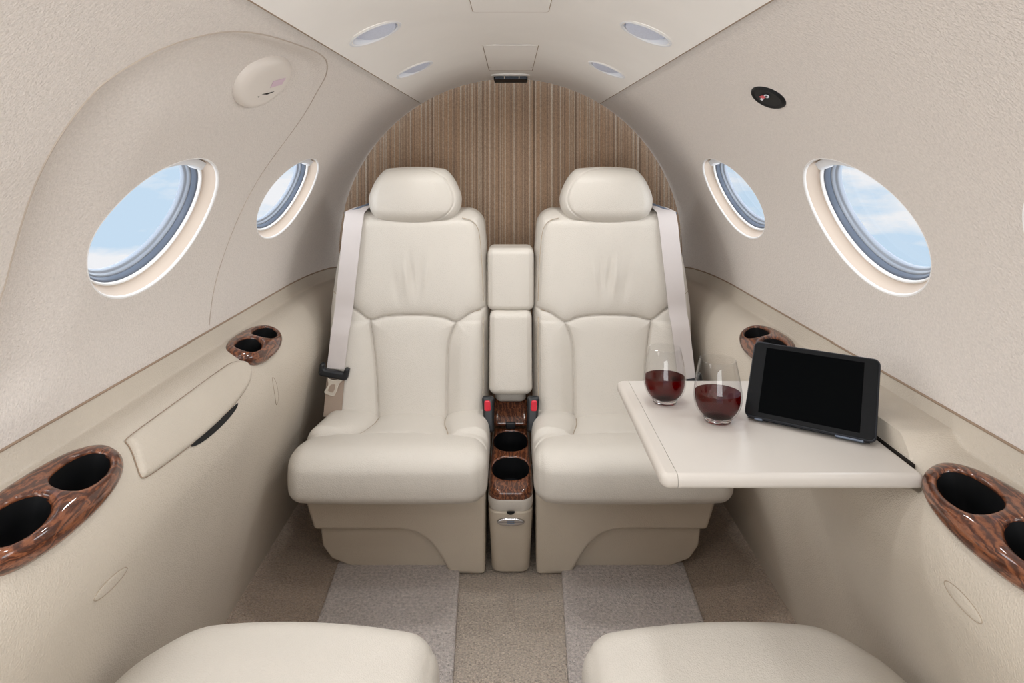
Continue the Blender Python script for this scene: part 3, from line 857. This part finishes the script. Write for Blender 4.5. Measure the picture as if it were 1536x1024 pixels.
make_seat(1, 'cream leather seat on the right of the centre console, partly behind the table')

# ------------------------------------------------------------------ seat belts
def ribbon(path, width_dirs, widths, th=.0016):
    V = []; F = []
    m = len(path)
    for i in range(m):
        p = np.array(path[i]); w = np.array(width_dirs[i]); w = w/np.linalg.norm(w)
        tdir = np.array(path[min(i+1, m-1)])-np.array(path[max(i-1, 0)]); n = np.cross(tdir, w); n = n/(np.linalg.norm(n)+1e-9)
        h = widths[i]/2
        for a_, b_ in ((-1, -1), (-.5, -1.0), (.5, -1.0), (1, -1), (1, 1), (-1, 1)):
            V.append(p+w*h*a_+n*th/2*b_)
    for i in range(m-1):
        for j in range(6): F.append([i*6+j, i*6+(j+1) % 6, (i+1)*6+(j+1) % 6, (i+1)*6+j])
    F += [list(range(6)), list(range((m-1)*6, m*6))]
    return np.array(V), F
def make_belt(sd, label):
    t = empty('seat_belt', (sd*.5, 1.97, .55), label, 'seat belt', 'pale shoulder belts of the rear seats')
    # shoulder strap: from the slot beside the headrest over the shoulder and down the bolster
    path = []; wd = []; ww = []
    dz_ = .028 if sd > 0 else 0.; zs = np.linspace(.985, .535-dz_, 26)
    for i, z in enumerate(zs):
        k = (.985-z)/.45; q = .484+.030*k**1.3
        y = min(backrest_surface(np.array(q-.02), np.array(z)), backrest_surface(np.array(q+.01), np.array(z)))-.005
        edge = .0
        if z > .93: y += (z-.93)**2*6
        y -= .006*math.sin(min(1, max(0, k))*PI)
        path.append((q, y, z)); wd.append((1, .10, .03)); ww.append(.060-.007*k)
    top = [(.442, 2.165, 1.003), (.455, 2.145, 1.002), (.470, 2.118, .998)]
    path = top+path; wd = [(.55, .83, -.12), (.7, .7, -.12), (.9, .4, -.1)]+wd; ww = [.056, .058, .060]+ww
    v, f = ribbon(path, wd, ww); obj('shoulder_strap', mir(sd, v), f, M['belt'], t, angle=60)
    v, f = tube([(.522, 2.098, .978), (.500, 2.100, .9865), (.476, 2.112, .996), (.450, 2.140, 1.006), (.436, 2.160, 1.009)], .0042, 8)
    obj('strap_guide', mir(sd, v), f, M['grey_seal'], t, label='grey strap guide at the shoulder')
    # black bar the webbing passes through
    P = rounded_poly([(-.044, -.016), (.044, -.016), (.044, .021), (.030, .021), (.028, .006), (-.028, .006), (-.030, .021), (-.044, .021)], [.011, .011, .006, .006, .004, .004, .006, .006], 5)
    c, s = math.cos(.20), math.sin(.20)
    y0 = backrest_surface(np.array(.50), np.array(.52))-.004
    v, f = slab(P, 0, .017, .002, .006, lambda x, z, h: (.517-(c*x+s*z), y0-h, .527-dz_+(-s*x*-1*-1+c*z)))
    bx = obj('belt_adjuster', mir(sd, v), f, M['black'], t, label='black adjuster bar')
    # pale metal latch plate
    P = [(-.022, .010), (-.014, .004), (-.004, .001), (.006, .003), (.016, .010), (.024, .009), (.026, .003), (.012, -.010), (.006, -.030), (-.001, -.044), (-.007, -.047), (-.030, -.038), (-.031, -.032), (-.019, -.012)]
    P = rounded_poly([(x_, z_) for x_, z_ in P], .003, 3)
    Hh = rounded_poly([(-.012, -.012), (.003, -.010), (.000, -.026), (-.006, -.036), (-.021, -.030)], .003, 3)
    v1, f1 = slab(P, 0, .004, .0008, .0012, lambda x, z, h: (.513-x, y0-.009-h, .505-dz_+z))
    lp = obj('latch_plate', mir(sd, v1), f1, M['steel'], t, label='pale metal latch plate')
    v1, f1 = slab(Hh, .0036, .0046, .0002, .0003, lambda x, z, h: (.513-x, y0-.009-h, .505-dz_+z))
    obj('latch_window', mir(sd, v1), f1, M['belt_dark'], lp, label='opening of the latch plate')
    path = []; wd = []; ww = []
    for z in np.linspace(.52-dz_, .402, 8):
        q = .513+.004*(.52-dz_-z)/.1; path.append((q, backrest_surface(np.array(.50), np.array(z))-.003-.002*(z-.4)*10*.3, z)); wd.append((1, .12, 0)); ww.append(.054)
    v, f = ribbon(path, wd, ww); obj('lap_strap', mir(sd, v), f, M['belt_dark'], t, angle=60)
make_belt(-1, 'pale seat belt with black adjuster hanging down the outer side of the left seat')
make_belt(1, 'pale seat belt hanging down the outer side of the right seat, seen through the glasses')

def make_buckle(sd, label):
    t = empty('seat_belt_buckle', (sd*.066, 1.93, .40), label, 'buckle', 'black buckle sockets beside the centre console')
    def dfm(V, U):
        V = V.copy(); V[:, 0] *= 1-.15*(-U[:, 2]); V[:, 1] += V[:, 2]*.15; V[:, 0] += sd*.05*V[:, 2]; return V
    v, f = rbox((.032, .022, .098), (.008, .008, .010), (2, 2, 3), 5, dfm, (sd*.0635, 1.925, .415)); obj('buckle_body', v, f, M['black'], t)
    P = rounded_poly([(-.008, -.014), (.0085, -.014), (.0085, .016), (-.006, .016)], .005, 4)
    v, f = slab(P, 0, .008, .001, .003, lambda x, z, h: (sd*(.066+x*1.15), 1.9225-h, .440+z)); obj('release_button', v, f, M['red'], t, label='red release button')
make_buckle(-1, 'black belt buckle with red button on the left side of the centre console')
make_buckle(1, 'black belt buckle with red button on the right side of the centre console')

# ------------------------------------------------------------------ centre armrest and console
t = empty('centre_console', (0, 1.85, 0), 'narrow console between the two seats, walnut cup wells below folded-up leather armrest pads', 'console')
def pad(w, d, h, c, slope, taper=0):
    def dfm(V, U):
        V = V.copy(); V[:, 0] *= 1+taper*U[:, 2]; V[:, 1] += V[:, 2]*slope
        V[:, 1] -= .008*np.cos(U[:, 0]*PI/2)*(U[:, 1] < 0)
        V[:, 1] += .002*np.exp(-((np.abs(U[:, 0])-.86)/.03)**2)*(U[:, 1] < 0)
        return V
    return rbox((w, d, h), (.020, .022, .020), (26, 3, 8), 7, dfm, c)
v, f = pad(.143, .12, .188, (0, 2.095, .781), .12); obj('upper_armrest_pad', v, f, M['leather'], t, angle=180)
v, f = pad(.128, .11, .236, (0, 2.035, .573), .17, -.01); obj('lower_armrest_pad', v, f, M['leather'], t, angle=180)

# body with rounded front, tapering to the floor
def con_body(V, U):
    V = V.copy(); k = (U[:, 2]+1)/2
    V[:, 0] *= .90+.10*k
    V[:, 1] += (.075)*(1-k)*1.0*(U[:, 1] < 0)
    return V
v, f = rbox((.118, .40, .212), (.030, .030, .008), (6, 6, 10), 8, con_body, (0, 1.974, .108)); obj('console_body', v, f, M['leather_base'], t)
# deck frame (u across, w along the slope)
DY, DZ, SL = 1.862, .290, math.atan(.23)
def deck(x, w, h=0.):
    return np.stack([x+0*w, DY+w*math.cos(SL)-h*math.sin(SL), DZ+w*math.sin(SL)+h*math.cos(SL)], -1)
P = rounded_poly([(-.0615, -.100), (.0615, -.100), (.056, .2), (-.056, .2)], [.034, .034, .01, .01], 8)
V = []; F = []; m = len(P)
for ins_, h in ((.010, -.078), (.004, -.066), (.0015, -.054), (0, -.046), (0, -.030), (.002, -.023), (.006, -.020)):
    V += [tuple(deck(np.array(x), np.array(y), np.array(h))) for x, y in poly_inset(P, ins_)]
for i in range(6):
    for k in range(m): F.append([i*m+k, i*m+(k+1) % m, (i+1)*m+(k+1) % m, (i+1)*m+k])
obj('collar', V, F, M['leather'], t, closed=False)
WC = [(-.002, .0515, .0475), (.118, .0500, .0475)]
hw = lambda w: np.interp(w, [-.10, 0, .2], [.0605, .0595, .050])
def wout(x, w):
    c = -.001; return np.maximum(np.maximum(np.abs(x)-hw(w), (w-.185)), np.where(w < -.06, np.hypot(np.maximum(np.abs(x)-.0265, 0), np.minimum(w+.064, 0))-.034, -1))
def whole(x, w):
    f_ = np.full(np.shape(x), -1.)
    for c, a_, b_ in WC: f_ = np.maximum(f_, (1-sup(x/a_, (w-c)/b_, 2.2))*b_)
    return f_
def wmap(x, w, f_, o):
    if o != 0: return deck(x, w, np.where(whole(x, w) > -.0015, -.02, -.024))
    e = np.clip(-wout(x, w)/.014, 0, 1); h = .016*(np.sqrt(np.maximum(0, 1-(1-e)**2))-1)
    g = np.clip(-whole(x, w)/.005, 0, 1); h = h-.004*(1-np.sqrt(np.maximum(0, 1-(1-g)**2)))
    return deck(x, w, h)
v, f = sheet(np.arange(-.066, .0661, .0015), np.arange(-.102, .19, .0018), lambda x, w: np.maximum(wout(x, w), whole(x, w)), wmap, skirt=-.02)
obj('wood_top', v, f, M['wood'], t, closed=False, angle=180)
th = np.linspace(0, 2*PI, 56, endpoint=False)
for c, a_, b_ in WC:
    cs_, sn = np.cos(th), np.sin(th); q = sup(cs_, sn, 2.2); L = [(1., -.003), (.985, -.012), (.95, -.06), (.9, -.068), (.5, -.07)]
    V = np.concatenate([deck(a_*cs_/q*k, c+b_*sn/q*k, np.full(56, d)) for k, d in L]); F = []
    for i in range(len(L)-1):
        for k in range(56): F.append([i*56+k, i*56+(k+1) % 56, (i+1)*56+(k+1) % 56, (i+1)*56+k])
    F.append(list(range((len(L)-1)*56, len(L)*56))); obj('cup_well', V, F, M['well'], t, closed=False, label='black cup well')
# raised wooden hinge block with cream cap
def blk(V, U):
    V = V.copy(); V[:, 0] *= 1-.06*U[:, 2]; V[:, 1] += V[:, 2]*.75; return V
v, f = rbox((.108, .12, .070), (.014, .018, .016), (4, 4, 4), 6, blk, (0, 2.105, .372)); bl = obj('hinge_block', v, f, M['wood'], t)
v, f = rbox((.096, .10, .046), (.02, .02, .016), (4, 4, 4), 6, None, (0, 2.100, .423)); obj('hinge_cap', v, f, M['leather'], t)
v, f = rbox((.03, .01, .022), (.004, .004, .004), (1, 1, 1), 4, None, (0, 2.030, .340)); obj('hinge_tab', v, f, M['black'], t, label='black hinge tab')
# push latch and key hole on the front
P = np.array([(.037*math.cos(a_)*1, .0115*math.sin(a_)) for a_ in th])
fy = 1.7735
v, f = slab(P, 0, .007, .001, .004, lambda x, z, h: (x, fy-h+.011, .182+z)); la = obj('push_latch', v, f, M['chrome'], t, label='oval chrome push latch')
for dz in (-.002, .003):
    v, f = rbox((.020, .002, .0022), .0005, (1, 1, 1), 2, None, (0, fy+.0035, .182+dz)); obj('latch_mark', v, f, M['grey_seal'], la)
P = np.array([(.011*math.cos(a_), .008*math.sin(a_)*(1 if math.sin(a_) < 0 else .15)) for a_ in th])
v, f = slab(P, 0, .003, .0005, .001, lambda x, z, h: (x, fy-.004-h+.004, .214+z)); obj('release_slot', v, f, M['well'], t, label='black half-round release slot')

# ------------------------------------------------------------------ foreground seats (only the cushions reach into view)
def make_front(sd, label):
    t = empty('aircraft_seat', (sd*.345, .80, 0), label, 'seat', 'cream leather cabin seats')
    def dfm(V, U):
        V = V.copy()
        out = sst((U[:, 0]-.3)/.7)
        V[:, 2] += .020*(1-U[:, 0]**2)*(U[:, 2] > 0)*U[:, 2]-.030*out**2*(U[:, 2] > 0)*U[:, 2]
        V[:, 1] += (.012*(1-U[:, 0]**2)-.035*sst((U[:, 0]-.45)/.55))*(U[:, 1] > 0)
        d = np.abs(U[:, 0]+.945); V[:, 2] -= .0025*np.exp(-(d/.008)**2)*(U[:, 2] > 0); V[:, 1] -= .0025*np.exp(-(d/.008)**2)*(U[:, 1] > 0)
        return V
    v, f = rbox((.490, .52, .15), (.05, .055, .05), (70, 40, 8), 9, dfm, (.352, .795, .345)); obj('seat_cushion', mir(sd, v), f, M['leather'], t, angle=180)
    v, f = rbox((.30, .42, .27), (.03, .03, .01), (4, 4, 4), 5, None, (.30, .78, .1365)); obj('seat_base', mir(sd, v), f, M['leather_base'], t)
make_front(-1, 'rounded cream leather seat cushion at the bottom left of the photo, nearest the camera')
make_front(1, 'rounded cream leather seat cushion at the bottom right of the photo, nearest the camera')

# ------------------------------------------------------------------ floor mats
def make_mat(sd, label):
    P = rounded_poly([(.120, 1.30), (.462, 1.30), (.487, 1.895), (.143, 1.895)], [.01, .01, .02, .012], 5)
    v, f = slab(P, .0005, .016, .001, .006, lambda x, y, h: (x, y, h))
    tag(obj('floor_mat', mir(sd, v), f, M['mat'], origin=(sd*.3, 1.6, 0)), label, 'mat', 'grey carpet mats in the footwells')
make_mat(-1, 'grey carpet mat in front of the left seat')
make_mat(1, 'grey carpet mat in front of the right seat')

# ------------------------------------------------------------------ folding table
TZ = .690
t = empty('folding_table', (.43, 1.19, TZ-.022), 'cream fold-out table reaching from the right armrest, carrying wine glasses and a tablet', 'table')
tz = lambda x, y, h: (x, y, h)
P = rounded_poly([(.2205, .976), (.609, .976), (.609, 1.396), (.2205, 1.396)], [.014, .010, .012, .016], 6)
v, f = slab(P, TZ-.022, TZ, .009, .009, tz, 6)
def cut(V, F, x0, keep_right):
    bm = bmesh.new(); vs = [bm.verts.new(p) for p in V]
    for q in F: bm.faces.new([vs[i] for i in q])
    g = bm.verts[:]+bm.edges[:]+bm.faces[:]
    r = bmesh.ops.bisect_plane(bm, geom=g, plane_co=(x0, 0, 0), plane_no=(-1 if keep_right else 1, 0, 0), clear_outer=True)
    bmesh.ops.holes_fill(bm, edges=[e for e in bm.edges if e.is_boundary], sides=0)
    bm.verts.index_update(); V2 = [tuple(x.co) for x in bm.verts]; F2 = [[x.index for x in q.verts] for q in bm.faces]; bm.free(); return V2, F2
v1, f1 = cut(v, f, .2456, True); obj('tabletop', v1, f1, M['table'], t)
v1, f1 = cut(v, f, .2450, False); obj('edge_strip', v1, f1, M['table_edge'], t)
v, f = rbox((.003, .40, .010), .001, (1, 1, 1), 2, None, (.6115, 1.21, TZ-.0045)); obj('stowage_gap', v, f, M['dark'], t, label='dark gap along the armrest')

# wine glasses
def make_glass(x, y, k, label):
    z0 = TZ+.0004
    t = empty('wine_glass', (x, y, z0), label, 'glass', 'stemless glasses of red wine on the table')
    op = [(.020, .0055), (.0265, .0085), (.0335, .016), (.0385, .027), (.0405, .038), (.0402, .050), (.0385, .064), (.0358, .080), (.0325, .096), (.0305, .105)]
    op = [tuple(p) for p in catmull(op, 4)]
    inn = [(max(.001, r-.0011), h) for r, h in op]
    prof = [(r*k, h*k) for r, h in op]+[((op[-1][0]-.0004)*k, (op[-1][1]+.0006)*k)]+[(r*k, h*k) for r, h in inn[::-1]]
    v, f = lathe(prof, (x, y, z0), n=64); obj('bowl', v, f[:-2] if prof[0][0] > 1e-5 else f, M['glass'], t, closed=True, angle=180)
    foot = [(1e-6, .0003), (.0205, .0003), (.0225, .0015), (.0228, .004), (.0245, .0066), (.0225, .0072), (.012, .0060), (1e-6, .0056)]
    v, f = lathe([(r*k, h*k) for r, h in foot], (x, y, z0), n=64); obj('foot', v, f, M['glass_foot'], t, angle=50)
    hs = .050
    wp = [(1e-6, .0092)]+[(r-.0016, h+.0014) for r, h in inn if .0062 < h+.0014 < hs]+[(.0378, hs), (1e-6, hs)]
    v, f = lathe([(r*k, h*k) for r, h in wp], (x, y, z0), n=64); obj('wine', v, f, M['wine'], t, angle=50, label='red wine filling the lower half')
make_glass(.293, 1.268, .985, 'glass of red wine farther from the tablet, near the far edge of the table')
make_glass(.366, 1.178, 1.03, 'glass of red wine standing right beside the tablet')

# tablet in a folding case
bl = Vector((.412, 1.180, TZ+.0075)); br = Vector((.583, 1.064, TZ+.0075))
ex = (br-bl).normalized(); W_ = (br-bl).length; up = Vector((0, 0, 1)); nb = up.cross(ex).normalized()   # nb points away from the camera
if nb.y < 0: nb = -nb
al = math.radians(33); ey = (up*math.cos(al)+nb*math.sin(al)).normalized(); ez = -(nb*math.cos(al)-up*math.sin(al)).normalized()
H_ = .137
t = empty('tablet_computer', tuple(bl+ex*W_/2), 'black tablet with a dark screen leaning in a black folding case on the table', 'tablet')
base = bl+ey*.004
base = bl+ey*.002
T3 = lambda x, y, h: tuple(base+ex*x+ey*y+ez*h)
def rect(x0, y0, x1, y1, r): return rounded_poly([(x0, y0), (x1, y0), (x1, y1), (x0, y1)], r, 6)
v, f = slab(rect(0, 0, W_, H_, .010), -.012, .0, .004, .0025, T3); obj('case_shell', v, f, M['case'], t)
v, f = slab(rect(.0022, .0022, W_-.0022, H_-.0022, .008), -.0015, .0008, .0005, .0006, T3); obj('bezel', v, f, M['bezel'], t)
v, f = slab(rect(.0235, .010, W_-.0235, H_-.010, .0008), .0005, .0011, .0001, .0001, T3); obj('display', v, f, M['screen'], t, label='switched-off black display')
# hinge tabs on the lower edge, and the folded cover behind
for x0, x1 in ((.018, .031), (W_-.06, W_-.018)):
    v, f = slab(rect(x0, -.0025, x1, .001, .001), -.009, -.002, .0005, .0005, T3); obj('case_tab', v, f, M['grey_seal'], t)
def flap(p0, p1, w0, w1, th=.004):
    a_, b_ = Vector(p0), Vector(p1); d = b_-a_; n_ = d.cross(ex).normalized()*th
    V = [a_+ex*w0, a_+ex*w1, b_+ex*w1, b_+ex*w0]; V = V+[q+n_ for q in V]
    return [tuple(q) for q in V], [[0, 1, 2, 3], [7, 6, 5, 4], [0, 4, 5, 1], [1, 5, 6, 2], [2, 6, 7, 3], [3, 7, 4, 0]]
top = bl+ey*(H_*.62)-ez*.014; ft = Vector((bl.x, bl.y, TZ+.002))+nb*.052
v, f = flap(top, ft, .004, W_-.010); obj('case_stand', v, f, M['case'], t)
v, f = flap(ft, Vector((bl.x, bl.y, TZ+.002))+nb*.012, .004, W_-.010, .0015); obj('case_flap', v, f, M['case'], t)

# ------------------------------------------------------------------ sky outside
w = bpy.data.worlds.new('sky'); bpy.context.scene.world = w; w.use_nodes = True; nt = w.node_tree; L = nt.links
bg = nt.nodes['Background']; tc = N(nt, 'ShaderNodeTexCoord'); mp = N(nt, 'ShaderNodeMapping'); mp.inputs['Scale'].default_value = (3.4, 3.4, 11); mp.inputs['Location'].default_value = (.3, 1.7, .42)
L.new(tc.outputs['Generated'], mp.inputs['Vector'])
n1 = N(nt, 'ShaderNodeTexNoise'); n1.inputs['Scale'].default_value = 1.7; n1.inputs['Detail'].default_value = 7; n1.inputs['Roughness'].default_value = .55
L.new(mp.outputs[0], n1.inputs['Vector'])
cr = N(nt, 'ShaderNodeValToRGB'); e = cr.color_ramp.elements
e[0].position = .46; e[0].color = lin(206, 229, 249); e[1].position = .60; e[1].color = lin(250, 250, 252)
L.new(n1.outputs['Fac'], cr.inputs[0]); L.new(cr.outputs[0], bg.inputs['Color']); bg.inputs['Strength'].default_value = 1.0

# ------------------------------------------------------------------ lamps
def area(name, loc, aim, size, power, colr=(1, .995, .985), shape='DISK', sy=None, spread=PI):
    l = bpy.data.lights.new(name, 'AREA'); l.shape = shape; l.size = size
    if sy: l.size_y = sy
    l.energy = power; l.color = colr; l.spread = spread
    o = bpy.data.objects.new(name, l); col.objects.link(o); o.location = loc
    d = Vector(aim)-Vector(loc); o.rotation_euler = d.to_track_quat('-Z', 'Y').to_euler()
    return o
for cx, cy in DL:
    o, ax = ceil_frame(cx, cy); p = o+ax*.012
    area('downlight_lamp', p, p+ax, .085, .85 if cy < 1.5 else 1.5, spread=2.7)
# daylight through the windows plus an added, unseen soft fill at the front of the cabin
for sd in (-1, 1):
    for cy, cs, a, b in WIN[sd]+([(.63, .453, .184, .135)] if sd < 0 else []):  # left side gets one added fill lamp where no window is cut
        p = Vector(wall(sd, np.array(cy), np.array(cs), .16 if len(WIN[sd]) > 2 or cy > .7 else -.01)); q = Vector(wall(sd, np.array(cy), np.array(cs), -.3))
        area('window_daylight', p, q, .40, 1.7 if cy < 1.5 else 2.1, (.97, .985, 1), 'ELLIPSE', .32)
area('cockpit_daylight', (0, -1.15, .80), (0, 1.4, 1.50), 1.0, 18, (1, 1, 1), 'RECTANGLE', .6)  # added fill lamp behind the camera, brightens walls and ceiling

# ------------------------------------------------------------------ camera
cam = bpy.data.cameras.new('camera'); co = bpy.data.objects.new('camera', cam); col.objects.link(co)
co.location = (0, 0, EYE); co.rotation_euler = (PI/2, 0, 0)
cam.sensor_width = 36; cam.lens = 36*1000/1536; cam.shift_x = 2/1536; cam.shift_y = -276/1536; cam.clip_start = .02
sc = bpy.context.scene; sc.camera = co
sc.view_settings.view_transform = 'Standard'; sc.view_settings.look = 'None'; sc.view_settings.exposure = -.10; sc.view_settings.gamma = 1
sc.cycles.max_bounces = 16; sc.cycles.diffuse_bounces = 8; sc.cycles.transparent_max_bounces = 16
